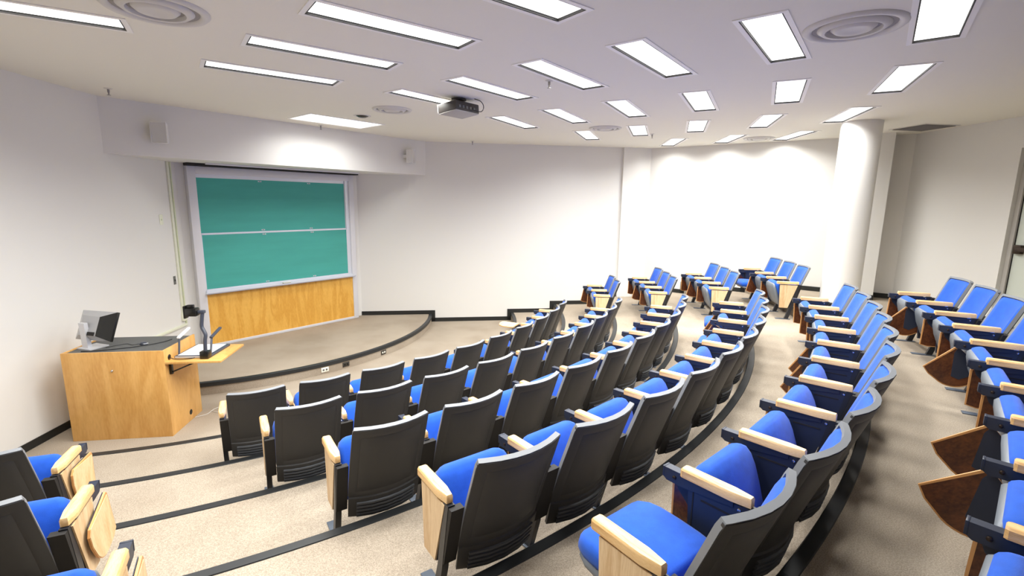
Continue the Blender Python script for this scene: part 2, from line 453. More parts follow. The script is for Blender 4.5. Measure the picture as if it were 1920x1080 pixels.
# local x along the opening (J2 -> J1), local -y outwards
fr_ = MB().box(DW - .06, DW, -.14, -.06, 0, DTOP - ZT6).box(0, .06, -.14, -.06, 0, DTOP - ZT6).box(.06, DW - .06, -.14, -.06, DTOP - ZT6 - .06, DTOP - ZT6)
link('door_frame', fr_.done('door_frame', 'door_frame'), door)
leaf = link('door_leaf', MB().box(.066, DW - .072, -.13, -.088, .01, DTOP - ZT6 - .066, .002).done('door_leaf', 'door'), door)
link('edge_gap_strip', MB().box(DW - .072, DW - .06, -.13, -.084, .01, DTOP - ZT6 - .066).done('edge_gap_strip', 'slot_black'), door)  # black strip filling the gap between leaf and frame
link('push_bar', MB().box(.12, DW - .12, -.045, -.02, 1.03, 1.09, .006).box(DW - .2, DW - .1, -.088, -.03, 1.0, 1.12, .008).box(.1, .16, -.088, -.03, 1.0, 1.12, .006).done('push_bar', 'bronze'), leaf)

# ---------------------------------------------------------------- chalkboard
PB = u2(-2.652, 8.149); BDIR = Vector((.6198, .7848)).normalized(); BROT = math.atan2(BDIR.y, BDIR.x)
cb = empty('chalkboard', 'large two-panel green chalkboard in a white frame above a wooden panel', 'chalkboard', (PB.x, PB.y, ZSTAGE), BROT)
# local x along the board (negative to the left), local -y towards the room, z from stage
def bpart(name, m, *boxes, bev=0, parent=None):
    mb = MB()
    for b in boxes: mb.box(*b, bev)
    return link(name, mb.done(name, m), parent or cb)
bpart('side_rail', 'frame_white', (-2.95, -2.83, 0, .12, 0, 2.945), bev=.004)
bpart('side_rail', 'frame_white', (-.105, 0, 0, .12, 0, 2.945), bev=.004)
bpart('top_rail', 'frame_white', (-2.83, -.105, 0, .12, 2.83, 2.945), bev=.004)
bpart('back_panel', 'frame_white', (-2.83, -.105, .085, .115, 0, 2.83))
bpart('inner_track', 'alu', (-.18, -.105, .03, .085, .95, 2.83), (-2.83, -2.822, .03, .085, .95, 2.83), (-2.822, -.18, .055, .085, 2.795, 2.83))
for nm, y0, z0, z1, lab in (('writing_panel', .055, 1.87, 2.795, 'upper sliding panel'), ('writing_panel', .03, .95, 1.885, 'lower sliding panel')):
    p = bpart(nm, 'green', (-2.815, -.188, y0, y0 + .02, z0 + .02, z1 - .02)); p['label'] = lab + ' of green chalkboard'
    bpart('panel_border', 'alu', (-2.822, -.18, y0 - .003, y0 + .022, z1 - .022, z1), (-2.822, -.18, y0 - .003, y0 + .022, z0, z0 + .022),
          (-2.822, -2.814, y0 - .003, y0 + .022, z0, z1), (-.19, -.18, y0 - .003, y0 + .022, z0, z1), parent=p)
    for x in (-1.83, -.93):
        for z in (z0 + .045, z1 - .045):
            mb = MB().box(x - .03, x + .03, y0 - .01, y0, z - .009, z + .009, .003)
            h = link('finger_pull', mb.done('finger_pull', 'alu'), p)
            link('pull_slot', MB().box(x - .016, x + .016, y0 - .0115, y0 - .0098, z - .003, z + .005).done('pull_slot', 'plate_grey'), h)
bpart('chalk_tray', 'alu', (-2.85, -.09, -.085, .03, .90, .915), (-2.85, -.09, -.085, -.078, .90, .935), (-2.85, -.09, .0, .03, .90, .95))
bpart('wood_panel', 'boardwood', (-2.83, -.105, .01, .05, .045, .90))
bpart('base_trim', 'alu', (-2.83, -.105, .0, .06, 0, .045), bev=.003)
def on_board(x, y, z):
    v = Matrix.Rotation(BROT, 4, 'Z') @ Vector((x, y, 0)); return (PB.x + v.x, PB.y + v.y, ZSTAGE + z)
er = empty('eraser', 'felt chalkboard eraser lying on the chalk tray', 'eraser', on_board(-1.52, -.045, .916), BROT)
link('felt', MB().box(-.07, .07, -.024, .024, 0, .022, .004).done('felt', 'outlet_dark'), er); link('eraser_back', MB().box(-.07, .07, -.022, .022, .022, .034, .004).done('eraser_back', 'outlet_white'), er)
ck = link('chalk', MB().lathe([(.004, -.03), (.006, -.027), (.006, .027), (.004, .03)], 12, M=Matrix.Rotation(R(90), 4, 'Y')).done('chalk', 'chalk'), loc=on_board(-2.3, -.045, .922), rot=(0, 0, BROT))
tag(ck, 'short white chalk stick on the tray left of the eraser', 'chalk')
sg = empty('shaded_gap', 'black strip for the shaded gap and white bar for the lit soffit edge', 'soffit gap', on_board(-1.475, -.1, 2.95), BROT)
link('gap_shade_strip', MB().box(-1.5, 1.52, -.02, .14, .0, ZH - ZSTAGE - 2.951).done('gap_shade_strip', 'slot_black'), sg)  # black strip standing in for the shaded gap over the board frame
link('lit_edge_bar', MB().box(-1.3, 1.42, -.2, -.16, .012, ZH - ZSTAGE - 2.951, .003).done('lit_edge_bar', 'frame_white'), sg)  # white bar standing in for the lit edge of the soffit underside

# ---------------------------------------------------------------- seating
def lerp_prof(prof, v):
    for (v0, y0, z0), (v1, y1, z1) in zip(prof, prof[1:]):
        if v <= v1 + 1e-9:
            t = (v - v0) / (v1 - v0); return y0 + (y1 - y0) * t, z0 + (z1 - z0) * t
    return prof[-1][1:]
BPROF = [(0, -.118, .16), (.06, -.112, .175), (.225, -.083, .305), (.3, -.066, .362), (.5, -.02, .50), (.75, .038, .66), (1, .092, .812)]
def seat_meshes(w):
    hw = (w - .105) / 2; bow = .062
    def S(u, v, off=0):
        y, z = lerp_prof(BPROF, v)
        hx = hw * (.97 + .03 * min(1, v / .5))
        # surface point and outward normal (approx.)
        b = bow * (1 - u * u); nx, ny, nz = 2 * bow * u / hw * .9, 1, -.36
        l = math.sqrt(nx * nx + ny * ny + nz * nz)
        return (u * hx + off * nx / l, y + b + off * ny / l, z + off * nz / l)
    def sheet(us, vs_, outer, inner):
        nu, nv = len(us), len(vs_); V = []; F = []
        for v in vs_:
            for u in us: V.append(S(u, v, outer(u, v)))
        for v in vs_:
            for u in us: V.append(S(u, v, inner(u, v)))
        N = nu * nv
        for j in range(nv - 1):
            for i in range(nu - 1):
                a = j * nu + i; F.append((a, a + 1, a + nu + 1, a + nu)); a += N; F.append((a, a + nu, a + nu + 1, a + 1))
        bd = [i for i in range(nu)] + [j * nu + nu - 1 for j in range(1, nv)] + [(nv - 1) * nu + i for i in range(nu - 2, -1, -1)] + [j * nu for j in range(nv - 2, 0, -1)]
        for a, b in zip(bd, bd[1:] + bd[:1]): F.append((a, a + N, b + N, b))
        return V, F
    us = [-1, -.9, -.815, -.80, -.785, -.6, -.3, 0, .3, .6, .785, .80, .815, .9, 1]
    vv = [0, .06, .14, .218, .226, .27, .278, .286, .4, .6, .8, .905, .914, .923, .96, 1]
    def outer(u, v):
        o_ = 0
        if abs(abs(u) - .8) < .004 and .27 < v < .92: o_ = -.0018          # moulded panel line
        if (abs(v - .278) < .004 or abs(v - .914) < .004) and abs(u) < .81: o_ = -.0018
        if v < .222: o_ += .008                                            # stepped lower shroud
        return o_
    M = {}
    V, F = sheet(us, vv, outer, lambda u, v: -.014)
    M['shell'] = mesh('back_shell', V, F, 'shell', 30)
    # lower ribs
    M['ribs'] = []
    for k in range(5):
        v0 = .03 + k * .034; v1 = v0 + .017
        V, F = sheet([-.8, -.4, 0, .4, .8], [v0, v1], lambda u, v: .019, lambda u, v: .006)
        M['ribs'].append(mesh('rib', V, F, 'shell_rib', 30))
    # light edge band round the sides and top
    path = [(-1, v) for v in (.235, .4, .6, .8, .96)] + [(u, 1) for u in (-.985, -.9, -.6, -.3, 0, .3, .6, .9, .985)] + [(1, v) for v in (.96, .8, .6, .4, .235)]
    V = []; F = []
    for (u, v) in path:
        uo = u * 1.012 if abs(u) == 1 else u; vo = v + .008 if v == 1 else v
        ui = u * .955 if abs(u) > .98 else u; vi = min(v, .975)
        for (a, b, off) in ((uo, vo, -.003), (uo, vo, -.030), (ui, vi, -.030), (ui, vi, -.003)):
            y, z = lerp_prof(BPROF, min(b, 1)); p = list(S(a, min(b, 1), off))
            if b > 1: p[1] += .002; p[2] += .005
            V.append(p)
    for i in range(len(path) - 1):
        for j in range(4): a = i * 4; F.append((a + j, a + (j + 1) % 4, a + 4 + (j + 1) % 4, a + 4 + j))
    F.append((0, 1, 2, 3)); n = (len(path) - 1) * 4; F.append((n, n + 1, n + 2, n + 3))
    M['rim'] = mesh('rim', V, F, 'rim', 40)
    # front upholstery
    us2 = [-.945, -.9, -.75, -.5, -.2, .2, .5, .75, .9, .945]; vs2 = [.24, .27, .34, .5, .7, .88, .94, .968]
    def inner(u, v):
        e = min(1, (.945 - abs(u)) / .06) ; f = min(1, (v - .24) / .06, (.968 - v) / .05)
        return -.02 - .026 * math.sqrt(max(0, min(e, 1))) * math.sqrt(max(0, min(f, 1)))
    V, F = sheet(us2, vs2, lambda u, v: -.012, inner)
    M['cushion'] = mesh('back_cushion', V, F, 'fabric', 60)
    # seat: lofted along y (front is -y), hinge at origin
    sh = hw - .012
    def loft(stations, name, m):
        V = []; F = []; n = 14
        for (y, kx, zt, zb) in stations:
            hx = sh * kx; hz = (zt - zb) / 2; zc = (zt + zb) / 2; rr = min(.03, hz * .9)
            ring = []
            for q in range(4):
                cx = (hx - rr) * (1, -1, -1, 1)[q]; cz = zc + (hz - rr) * (1, 1, -1, -1)[q]
                for t in (0, .5, 1):
                    a = math.pi / 2 * (q + t); ring.append((cx + rr * math.cos(a), y, cz + rr * math.sin(a)))
            # crown
            ring = [(x, yy, z + (.008 * (1 - (x / hx) ** 2) if z > zc else 0)) for x, yy, z in ring]
            V += ring
        L_ = 12
        for i in range(len(stations) - 1):
            for j in range(L_): a = i * L_; F.append((a + j, a + (j + 1) % L_, a + L_ + (j + 1) % L_, a + L_ + j))
        F.append(tuple(range(L_))); b = (len(stations) - 1) * L_; F.append(tuple(range(b, b + L_)))
        return mesh(name, V, F, m, 60)
    dy, dz = .10, .052
    M['seat'] = loft([(y + dy, k, a + dz, b + dz) for y, k, a, b in [(-.365, .70, -.002, -.036), (-.358, .80, .014, -.048), (-.34, .90, .026, -.055), (-.30, .97, .034, -.055), (-.24, 1, .037, -.055), (-.15, 1, .034, -.055),
                      (-.05, 1, .026, -.055), (.005, .98, .02, -.05), (.02, .95, .008, -.045)]], 'seat_cushion', 'fabric')
    M['pan'] = loft([(y + dy, k, a + dz, b + dz) for y, k, a, b in [(-.352, .72, -.036, -.06), (-.335, .88, -.046, -.076), (-.29, .96, -.05, -.09), (-.2, .98, -.05, -.105), (-.07, .98, -.05, -.105), (.005, .96, -.044, -.085), (.022, .93, -.04, -.07)]], 'seat_pan', 'pan')
    return M
# shared arm-side meshes (origin on the row radius at floor level, y radial, x across)
PANEL = [(-.335, .552), (-.075, .552), (-.19, .18), (-.315, .18)]
def arm_meshes():
    A = {}
    mb = MB(); pts = []
    # plan outline: blunt front, tapering rear
    out = [(-.022, -.372), (.022, -.372), (.028, -.362), (.029, -.14), (.016, -.062), (-.016, -.062), (-.029, -.14), (-.028, -.362)]
    lo = [(x, y, .562) for x, y in out]; mid = [(x, y, .594) for x, y in out]; hi = [(x * .82, -.217 + (y + .217) * .975, .602) for x, y in out]
    V = lo + mid + hi; n = 8; F = [tuple(range(n))[::-1], tuple(range(2 * n, 3 * n))]
    for r0 in (0, n):
        for i in range(n): F.append((r0 + i, r0 + (i + 1) % n, r0 + n + (i + 1) % n, r0 + n + i))
    A['armrest'] = mesh('armrest', V, F, 'armwood', 30)
    A['tablet_arm'] = MB().prism([(-.455, .572), (-.13, .572), (-.13, .535), (-.36, .51), (-.44, .512), (-.455, .524)], -.021, .021, 'x').box(-.0225, .0225, -.462, -.452, .524, .574, .002).done('tablet_arm', 'navy')
    A['bolt'] = MB().lathe([(.002, 0), (.009, .001), (.009, .004), (.005, .007), (.001, .0075)], 10, M=Matrix.Translation((.0212, -.40, .54)) @ Matrix.Rotation(R(90), 4, 'Y')).done('pivot_bolt', 'bronze')
    A['screw'] = MB().lathe([(.002, 0), (.008, .001), (.007, .004), (.002, .006)], 10, M=Matrix.Translation((.017, -.105, .535)) @ Matrix.Rotation(R(90), 4, 'Y')).done('screw', 'chrome')
    A['panel'] = MB().prism(PANEL, -.016, .016, 'x').done('side_panel', 'navy')
    A['slot'] = MB().box(.0155, .018, -.27, -.13, .488, .496).box(.0155, .0175, -.31, -.304, .2, .53).done('panel_slot', 'slot_black')
    gp = lambda k: [(-.205 + (y + .205) * k, .37 + (z - .37) * k) for y, z in PANEL]
    A['end_backing'] = MB().prism(PANEL, -.016, .012, 'x').done('side_panel', 'navy')
    A['veneer'] = MB().prism(gp(.975), .012, .021, 'x').done('end_panel', 'veneer')
    A['veneer_out'] = MB().prism(gp(.975), -.025, -.016, 'x').done('end_panel', 'veneer')
    A['leg'] = MB().prism([(-.222, 0), (-.168, 0), (-.118, .18), (-.045, .558), (-.092, .558), (-.165, .18)], -.018, .018, 'x').done('leg', 'leg')
    for nm, x0, x1 in (('both', -.050, .050), ('low', -.050, .016), ('high', -.016, .050)):
        A['bracket_' + nm] = MB().prism([(-.14, .22), (-.10, .22), (-.014, .55), (-.056, .55)], x0, x1, 'x').done('back_bracket', 'slot_black')
    A['foot'] = MB().box(-.032, .032, -.345, -.135, 0, .008, .002).done('foot_plate', 'foot')
    # writing tablet in y-z plane, apex at pivot: straight front edge down, arm edge rearwards
    T = [(0, .0)]
    T += [(-.012, -.02), (-.012, -.275)]
    for i in range(9):
        a = -90 + i * 10; T.append((.12 + .15 * math.cos(R(a - 0)) * 1.0 if i else .05, -.135 + .15 * math.sin(R(a)) if i else -.29))
    T += [(.285, -.10), (.285, -.03), (.26, 0)]
    A['tab_core'] = MB().prism(T, -.006, .004, 'x').done('tablet', 'tablet_edge')
    A['tab_face'] = MB().prism([(-.0, -.02), (-.004, -.270)] + [(y * .97, z * .97) for y, z in T[3:]], .004, .0065, 'x').done('brown_face', 'brownboard')
    A['tab_wood'] = MB().prism([(-.0, -.02), (-.004, -.270)] + [(y * .985, z * .985) for y, z in T[3:]], -.0085, -.006, 'x').done('wood_face', 'tabletwood')
    A['bracket'] = MB().prism([(.0, .0), (.02, -.05), (.15, -.19), (.20, -.17), (.24, .0)], .0065, .010, 'x').done('tablet_bracket', 'navy')
    return A
ARM = arm_meshes()
def add_arm(ch, x_sign, Rrow, half, end=None, tablet=None, brown=True):
    """x_sign -1: tablet side (higher angle), +1: lower angle side"""
    M = Matrix.Translation((x_sign * Rrow * math.sin(half), Rrow * math.cos(half) - Rrow, 0)) @ Matrix.Rotation(-x_sign * half, 4, 'Z')
    loc, rot, _ = M.decompose(); rot = rot.to_euler()
    def put(name, me, parent=ch):
        o = link(name, me, parent)
        if parent is ch: o.location = loc; o.rotation_euler = rot
        return o
    put('armrest', ARM['armrest'])
    lg = put('leg', ARM['leg']); put('foot_plate', ARM['foot'], lg); put('back_bracket', ARM['bracket_' + (end or 'both')], lg)
    if end == 'low':
        p = put('side_panel', ARM['end_backing']); put('end_panel', ARM['veneer'], p)
    else:
        p = put('side_panel', ARM['panel']); put('panel_slot', ARM['slot'], p); put('screw', ARM['screw'], p)
        if end == 'high': put('end_panel', ARM['veneer_out'], p)
    if tablet:
        ta = put('tablet_arm', ARM['tablet_arm']); put('pivot_bolt', ARM['bolt'], ta)
        t = put('tablet', ARM['tab_core'])
        if tablet == 'flat':      # unfolded across the seat, wood side up
            Tm = M @ Matrix.Translation((.01, -.40, .594)) @ Matrix.Rotation(R(180), 4, 'Z') @ Matrix.Rotation(R(90), 4, 'Y')
        else:
            off = -.034 if end != 'high' else -.046
            Tm = M @ Matrix.Translation((off, -.425, .515)) @ Matrix.Rotation(R(tablet), 4, 'X')
        l2, r2, _ = Tm.decompose(); t.location = l2; t.rotation_euler = r2.to_euler()
        put('brown_face', ARM['tab_face'], t); put('wood_face', ARM['tab_wood'], t)
        if tablet != 'flat': put('tablet_bracket', ARM['bracket'], t)
HINGE = (0, -.29, .31)
def make_chair(M, Rrow, z, th, half, label, group, open_=False, first=False, last=False, tablet=2.0, ribs=True, fold=-68):
    p = pol(Rrow, th)
    ch = empty('auditorium_chair', label, 'chair', (p.x, p.y, z), R(th - 90), group)
    b = link('backrest', M['shell'], ch); link('rim', M['rim'], b); link('back_cushion', M['cushion'], b)
    if ribs:
        for r_ in M['ribs']: link('rib', r_, b)
    s = link('seat', M['seat'], ch, loc=HINGE, rot=(R(0 if open_ else fold), 0, 0)); link('seat_pan', M['pan'], s)
    add_arm(ch, -1, Rrow, half, end='high' if last else None, tablet=tablet)
    if first: add_arm(ch, 1, Rrow, half, end='low')
    return ch
def words(n): return ords[n]
ROWS = {  # row: (tier, row radius, first arm angle, step, chairs)
 'front': (1, RN[2], -61.75, 4.84, 10), 'second': (2, RN[3], -59.2, 4.28, 10), 'third': (3, RN[4], -57.0, 3.85, 10),
 'fourth': (4, RN[5], -55.25, 3.55, 10), 'fifth': (5, RN[6], -53.65, 3.295, 10)}
OPEN = {('fifth', 0), ('fourth', 9), ('fourth', 7), ('third', 8), ('third', 7)}
for row, (k, rr, a0, st, n) in ROWS.items():
    M = seat_meshes(R(st) * rr)
    for i in range(n):
        op = (row, i) in OPEN
        tb = 'flat' if (row, i) == ('front', 7) else random.uniform(-2, 5)
        if row == 'fifth' and i in (4, 5): tb = -30
        if row == 'fourth' and i in (7, 8): tb = -28
        lab = '%s blue chair with charcoal back, %s from the left end of the %s row' % ('open-seated' if op else 'tipped-up', words(i), row)
        if row == 'fifth': lab = '%s blue chair, %s from the left end of the fifth row, nearest the camera' % ('open-seated' if op else 'tipped-up', words(i))
        if tb == 'flat': lab = 'blue chair with its wooden tablet unfolded, eighth from left in front row'
        make_chair(M, rr, k * RISE, a0 + st * (i + .5), R(st / 2), lab, '%s row of the main seating block' % row, op, i == 0, i == n - 1, tb, ribs=True, fold=-68 + random.uniform(-2, 2))
FAR = {'second': (2, RN[3], -6.9, 4.35, 2), 'third': (3, RN[4], -9.95, 3.93, 3), 'fourth': (4, RN[5], -11.75, 3.44, 3), 'fifth': (5, RN[6], -12.95, 3.1, 3)}
POSN = {2: ['nearer', 'farther'], 3: ['nearest', 'middle', 'farthest']}
BLK = {'second': 'pair of chairs by the far wall', 'third': 'trio of chairs right of the far-wall pair', 'fourth': 'middle trio of chairs by the far wall', 'fifth': 'trio of chairs beside the round column'}
for row, (k, rr, a0, st, n) in FAR.items():
    M = seat_meshes(R(st) * rr)
    for i in range(n):
        op = row == 'fifth' and i == 2
        make_chair(M, rr, k * RISE, a0 + st * (i + .5), R(st / 2), '%s %sblue chair in the %s' % (POSN[n][i], 'open-seated ' if op else '', BLK[row]),
                   'far block, %s row' % row, op, i == 0, i == n - 1, random.uniform(-3, 4) if i != 1 else -12, ribs=True)
# row behind the cross aisle, right edge
RF = 11.44; stf = 3.085; Mf = seat_meshes(R(stf) * RF)
TABF = {0: 0, 1: -42, 2: 0, 3: 0, 4: -44, 5: 0, 6: 0, 7: -50, 8: -52, 9: 0}     # counted from the far end
for i in range(10):
    hi = -21.4 - stf * i
    make_chair(Mf, RF, 6 * RISE, hi - stf / 2, R(stf / 2), 'blue chair with dark tablet, %s from the far end of the row at right edge' % words(i),
               'row behind the cross aisle', False, i == 9, i == 0, TABF[i] + random.uniform(-2, 2), ribs=False)
# end chairs of the block on the left
for row, (k, rr, end, st) in {'upper': (2, RN[3], -68.2, 4.28), 'middle': (3, RN[4], -65.35, 3.85), 'lower': (4, RN[5], -62.9, 3.55)}.items():
    M = seat_meshes(R(st) * rr)
    make_chair(M, rr, k * RISE, end - st / 2, R(st / 2), '%s aisle-end chair at the lower left, pale wooden tablet hung outside' % {'upper': 'uppermost', 'middle': 'middle', 'lower': 'lowest'}[row],
               'aisle ends of the left block', False, False, True, {'upper': 2, 'middle': -14, 'lower': -8}[row])

# ---------------------------------------------------------------- lectern
LO = Vector((-4.735, 4.846)); LROT = math.atan2(.1513, .9885)
lec = empty('lectern', 'boxy honey-coloured wooden lectern with a black top and side shelf', 'lectern', (LO.x, LO.y, 0), LROT)
def lp(name, m, *boxes, bev=0, parent=None):
    mb = MB()
    for b in boxes: mb.box(*b, bev)
    return link(name, mb.done(name, m), parent or lec)
LWD, LDP, LHT = .99, .684, .99
f = lp('front_panel', 'lecternwood', (0, LWD, 0, .02, .0, LHT), bev=.0015)
f2 = lp('side_panel', 'lecternwood', (LWD - .02, LWD, .02, LDP, .0, LHT), bev=.0015)
lp('side_panel', 'lecternwood', (0, .02, .02, LDP, 0, LHT), bev=.0015)
lp('back_panel', 'lecternwood', (.02, LWD - .02, LDP - .02, LDP, .08, LHT - .02))
lp('top', 'black_top', (.02, LWD - .02, .02, LDP - .021, LHT - .04, LHT - .012))
def lathe_part(name, m, prof, M, parent, n=20): return link(name, MB().lathe(prof, n, M=M).done(name, m), parent)
lathe_part('lock', 'chrome', [(.001, .012), (.008, .012), (.012, .006), (.013, 0)], Matrix.Translation((.47, 0, .785)) @ Matrix.Rotation(R(90), 4, 'X'), f)
lathe_part('grommet', 'black_gloss', [(.001, .003), (.026, .003), (.032, .001), (.032, -.004)], Matrix.Translation((LWD, .10, .888)) @ Matrix.Rotation(R(90), 4, 'Y'), f2)
lathe_part('grommet', 'black_gloss', [(.001, .003), (.026, .003), (.032, .001), (.032, -.004)], Matrix.Translation((LWD, .42, .10)) @ Matrix.Rotation(R(90), 4, 'Y'), f2)
sh = lp('side_shelf', 'lecternwood', (LWD + .001, 1.555, 0, .645, .836, .860), bev=.002)
br = MB().box(LWD, LWD + .028, .07, .10, .70, .835).box(LWD + .02, 1.32, .07, .10, .815, .835)
br.tube([(LWD + .02, .085, .72), (1.24, .085, .818)], .008)
link('shelf_bracket', br.done('shelf_bracket', 'black_gloss'), sh)
br = MB().box(LWD, LWD + .02, .5, .53, .70, .835).box(LWD + .02, 1.3, .5, .53, .815, .835)
link('shelf_bracket', br.done('shelf_bracket', 'silver_lt'), sh)
def L2W(x, y, z=0):
    v = Matrix.Rotation(LROT, 4, 'Z') @ Vector((x, y, 0)); return (LO.x + v.x, LO.y + v.y, z)
ZTOP = LHT - .012
# monitor: screen away from the camera
mon = empty('monitor', 'silver desktop monitor seen from behind, standing on the lectern', 'monitor', L2W(.15, .27, ZTOP), LROT + R(-20))
link('monitor_base', MB().prism([(-.10, -.1), (.10, -.12), (.11, .08), (-.09, .1)], 0, .012).done('monitor_base', 'silver_lt'), mon)
link('stand', MB().prism([(-.075, .012), (-.03, .012), (-.045, .29), (-.085, .29)], -.055, .02, 'x').done('stand', 'silver_lt'), mon)
tilt = Matrix.Translation((.05, .02, .235)) @ Matrix.Rotation(R(-22), 4, 'X')
pan = link('screen_panel', MB().box(-.235, .235, .0, .03, -.155, .17, .004, M=tilt).done('screen_panel', 'black_gloss'), mon)
V = [(-.235, 0, -.155), (.235, 0, -.155), (.235, 0, .17), (-.235, 0, .17), (-.15, -.05, -.11), (.09, -.06, -.11), (.09, -.06, .10), (-.15, -.05, .11)]
V = [tilt @ Vector(v) for v in V]
link('back_cover', mesh('back_cover', V, [(4, 5, 6, 7), (0, 1, 5, 4), (2, 3, 7, 6), (3, 0, 4, 7), (0, 3, 2, 1)], 'silver', 20), pan)
V2 = [V[1], V[2], V[6], V[5]]; n_ = tilt.to_3x3() @ Vector((.35, -.9, 0)).normalized() * .002
link('dark_side', mesh('dark_side', [v + n_ for v in V2] + V2, [(0, 1, 2, 3), (4, 7, 6, 5), (0, 4, 5, 1), (1, 5, 6, 2), (2, 6, 7, 3), (3, 7, 4, 0)], 'black_gloss', 20), pan)
link('port_cover', MB().box(-.02, .07, -.068, -.05, -.11, -.07, .004, M=tilt).done('port_cover', 'slot_black'), pan)
mo = empty('mouse', 'dark computer mouse on the lectern top', 'mouse', L2W(.63, .31, ZTOP), LROT + R(60))
mb = MB(); prof = [(.001, .0), (.028, .0), (.031, .008), (.027, .022), (.015, .032), (.001, .034)]
mb.lathe(prof, 18, M=Matrix.Diagonal((1, 1.75, 1, 1))); link('mouse_body', mb.done('mouse_body', 'doc_grey', 70), mo)
link('mouse_button', MB().box(-.024, .024, -.052, -.02, .016, .0215, .004).done('mouse_button', 'silver_lt'), mo)
def spline(pts, n=8):
    P = [Vector(p) for p in pts]; out = []
    for i in range(len(P) - 1):
        p0, p1, p2, p3 = P[max(i - 1, 0)], P[i], P[i + 1], P[min(i + 2, len(P) - 1)]
        for k in range(n):
            t = k / n; out.append(.5 * ((2 * p1) + (-p0 + p2) * t + (2 * p0 - 5 * p1 + 4 * p2 - p3) * t * t + (-p0 + 3 * p1 - 3 * p2 + p3) * t ** 3))
    return out + [P[-1]]
def cable(name, pts, r_, m, label, cat='cable'):
    return tag(link(name, MB().tube(spline(pts), r_, 6).done(name, m, 80)), label, cat)
zt = ZTOP + .005
cable('cable', [L2W(.14, .09, zt), L2W(.34, .12, zt), L2W(.55, .2, zt), L2W(.7, .29, zt), L2W(.8, .41, zt), L2W(.83, .50, zt)], .005, 'cable', 'thick black cable running across the lectern top')
cable('mouse_cable', [L2W(.30, .22, zt - .001), L2W(.36, .30, zt - .001), L2W(.44, .35, zt - .001), L2W(.52, .30, zt - .001), L2W(.57, .33, zt + .003)], .0028, 'cable', 'thin mouse cable curving across the lectern top')
cable('power_cable', [L2W(LWD + .005, .10, .885), L2W(1.04, .09, .868), L2W(1.12, .075, .865), L2W(1.2, .09, .865), L2W(1.24, .115, .868)], .004, 'cable', 'short black cable from the lectern hole to the document camera')
# document camera on the side shelf
ZS = .861
dc = empty('document_camera', 'grey document camera with bent arm and lit glass plate on the shelf', 'document camera', L2W(1.225, .36, ZS), LROT + R(-3))
bs = link('base', MB().box(-.19, .19, -.24, .235, 0, .026, .006).done('base', 'doc_grey'), dc)
link('glass_plate', MB().box(-.165, .155, -.215, .21, .026, .029).done('glass_plate', 'doc_white'), bs)
link('front_strip', MB().box(-.18, .12, -.2435, -.2385, .006, .022).done('front_strip', 'silver_lt'), bs)
ps = link('post', MB().box(.10, .19, -.285, -.2, -.0, .085, .008).done('post', 'black_gloss'), dc)
link('arm', MB().tube(spline([(.145, -.24, .08), (.15, -.235, .2), (.155, -.225, .27), (.115, -.205, .35), (.12, -.2, .43), (.13, -.19, .52)], 5), .019, 10).done('arm', 'doc_grey', 60), dc)
hd = link('camera_head', MB().box(-.03, .09, -.25, -.16, .475, .565, .012).box(-.05, -.028, -.24, -.17, .45, .59, .006).box(-.02, .05, -.22, -.18, .565, .60, .006).done('camera_head', 'black_gloss'), dc)
link('head_joint', MB().box(.085, .155, -.215, -.165, .5, .535, .008).done('head_joint', 'doc_grey'), hd)
for sx, nm in ((-1, 'l'), (1, 'r')):
    x = .175 * sx
    la = link('lamp_arm', MB().tube([(x, -.2 if sx > 0 else -.17, .02), (x + .02 * sx if sx < 0 else x - .02, -.1, .2)], .011, 8).done('lamp_arm', 'doc_grey'), dc)
    link('lamp_bar', MB().box(-.016, .016, -.02, .22, .0, .022, .005, M=Matrix.Translation((x + (.02 * sx if sx < 0 else -.02), -.1, .195)) @ Matrix.Rotation(R(14), 4, 'X')).done('lamp_bar', 'doc_white' if sx < 0 else 'doc_grey'), la)
cable('floor_cable', [L2W(1.0, .48, .004), L2W(1.1, .56, .004), L2W(1.12, .7, .004), L2W(1.2, .78, .004), L2W(1.26, .68, .004), L2W(1.2, .6, .004), L2W(1.1, .66, .004)], .004, 'cable_white', 'pale cable curled on the floor beside the lectern')

# ---------------------------------------------------------------- wall fittings
LWD_ = (BC - LR).normalized(); LWN = Vector((LWD_.y, -LWD_.x)); W0 = u2(-3.839, 0)
def on_left(s, z, off=0): p = W0 + LWD_ * s + LWN * off; return (p.x, p.y, z)
WROT = math.atan2(LWD_.y, LWD_.x)
def plate(name, loc, rz, m, label, cat, wd=.07, ht=.115, toggle='outlet_white'):
    e = empty(name, label, cat, loc, rz)
    link('cover', MB().box(-wd / 2, wd / 2, -.006, 0, -ht / 2, ht / 2, .002).done('cover', m), e)
    link('toggle', MB().box(-.008, .008, -.014, -.005, -.014, .014, .002).done('toggle', toggle), e)
    return e
plate('light_switch', on_left(7.20, 2.30, .0005), WROT, 'cream', 'cream light switch high on the wall beside the chalkboard', 'switch', .075, .15, 'cream_wire')
plate('control_plate', on_left(7.36, 1.365, .0005), WROT, 'plate_grey', 'small grey control plate on the wall left of the chalkboard', 'switch', .055, .13, 'outlet_dark')
cn = empty('cable_raceway', 'cream surface raceway running up the wall corner left of the chalkboard', 'raceway', on_left(7.46, 0, .0005), WROT)
link('vertical_channel', MB().box(-.022, .022, -.022, 0, .80, 3.155, .003).done('vertical_channel', 'cream'), cn)
link('second_channel', MB().box(.05, .075, -.022, 0, .64, 3.155, .003).done('second_channel', 'cream_wire'), cn)
link('junction_box', MB().box(-.035, .045, -.045, 0, .70, .82, .004).done('junction_box', 'cream'), cn)
link('horizontal_channel', MB().box(-2.2, .075, -.024, 0, .605, .645, .003).done('horizontal_channel', 'cream'), cn)
def on_riser(deg, z, off): p = pol(RSTAGE + off, deg); return (p.x, p.y, z)
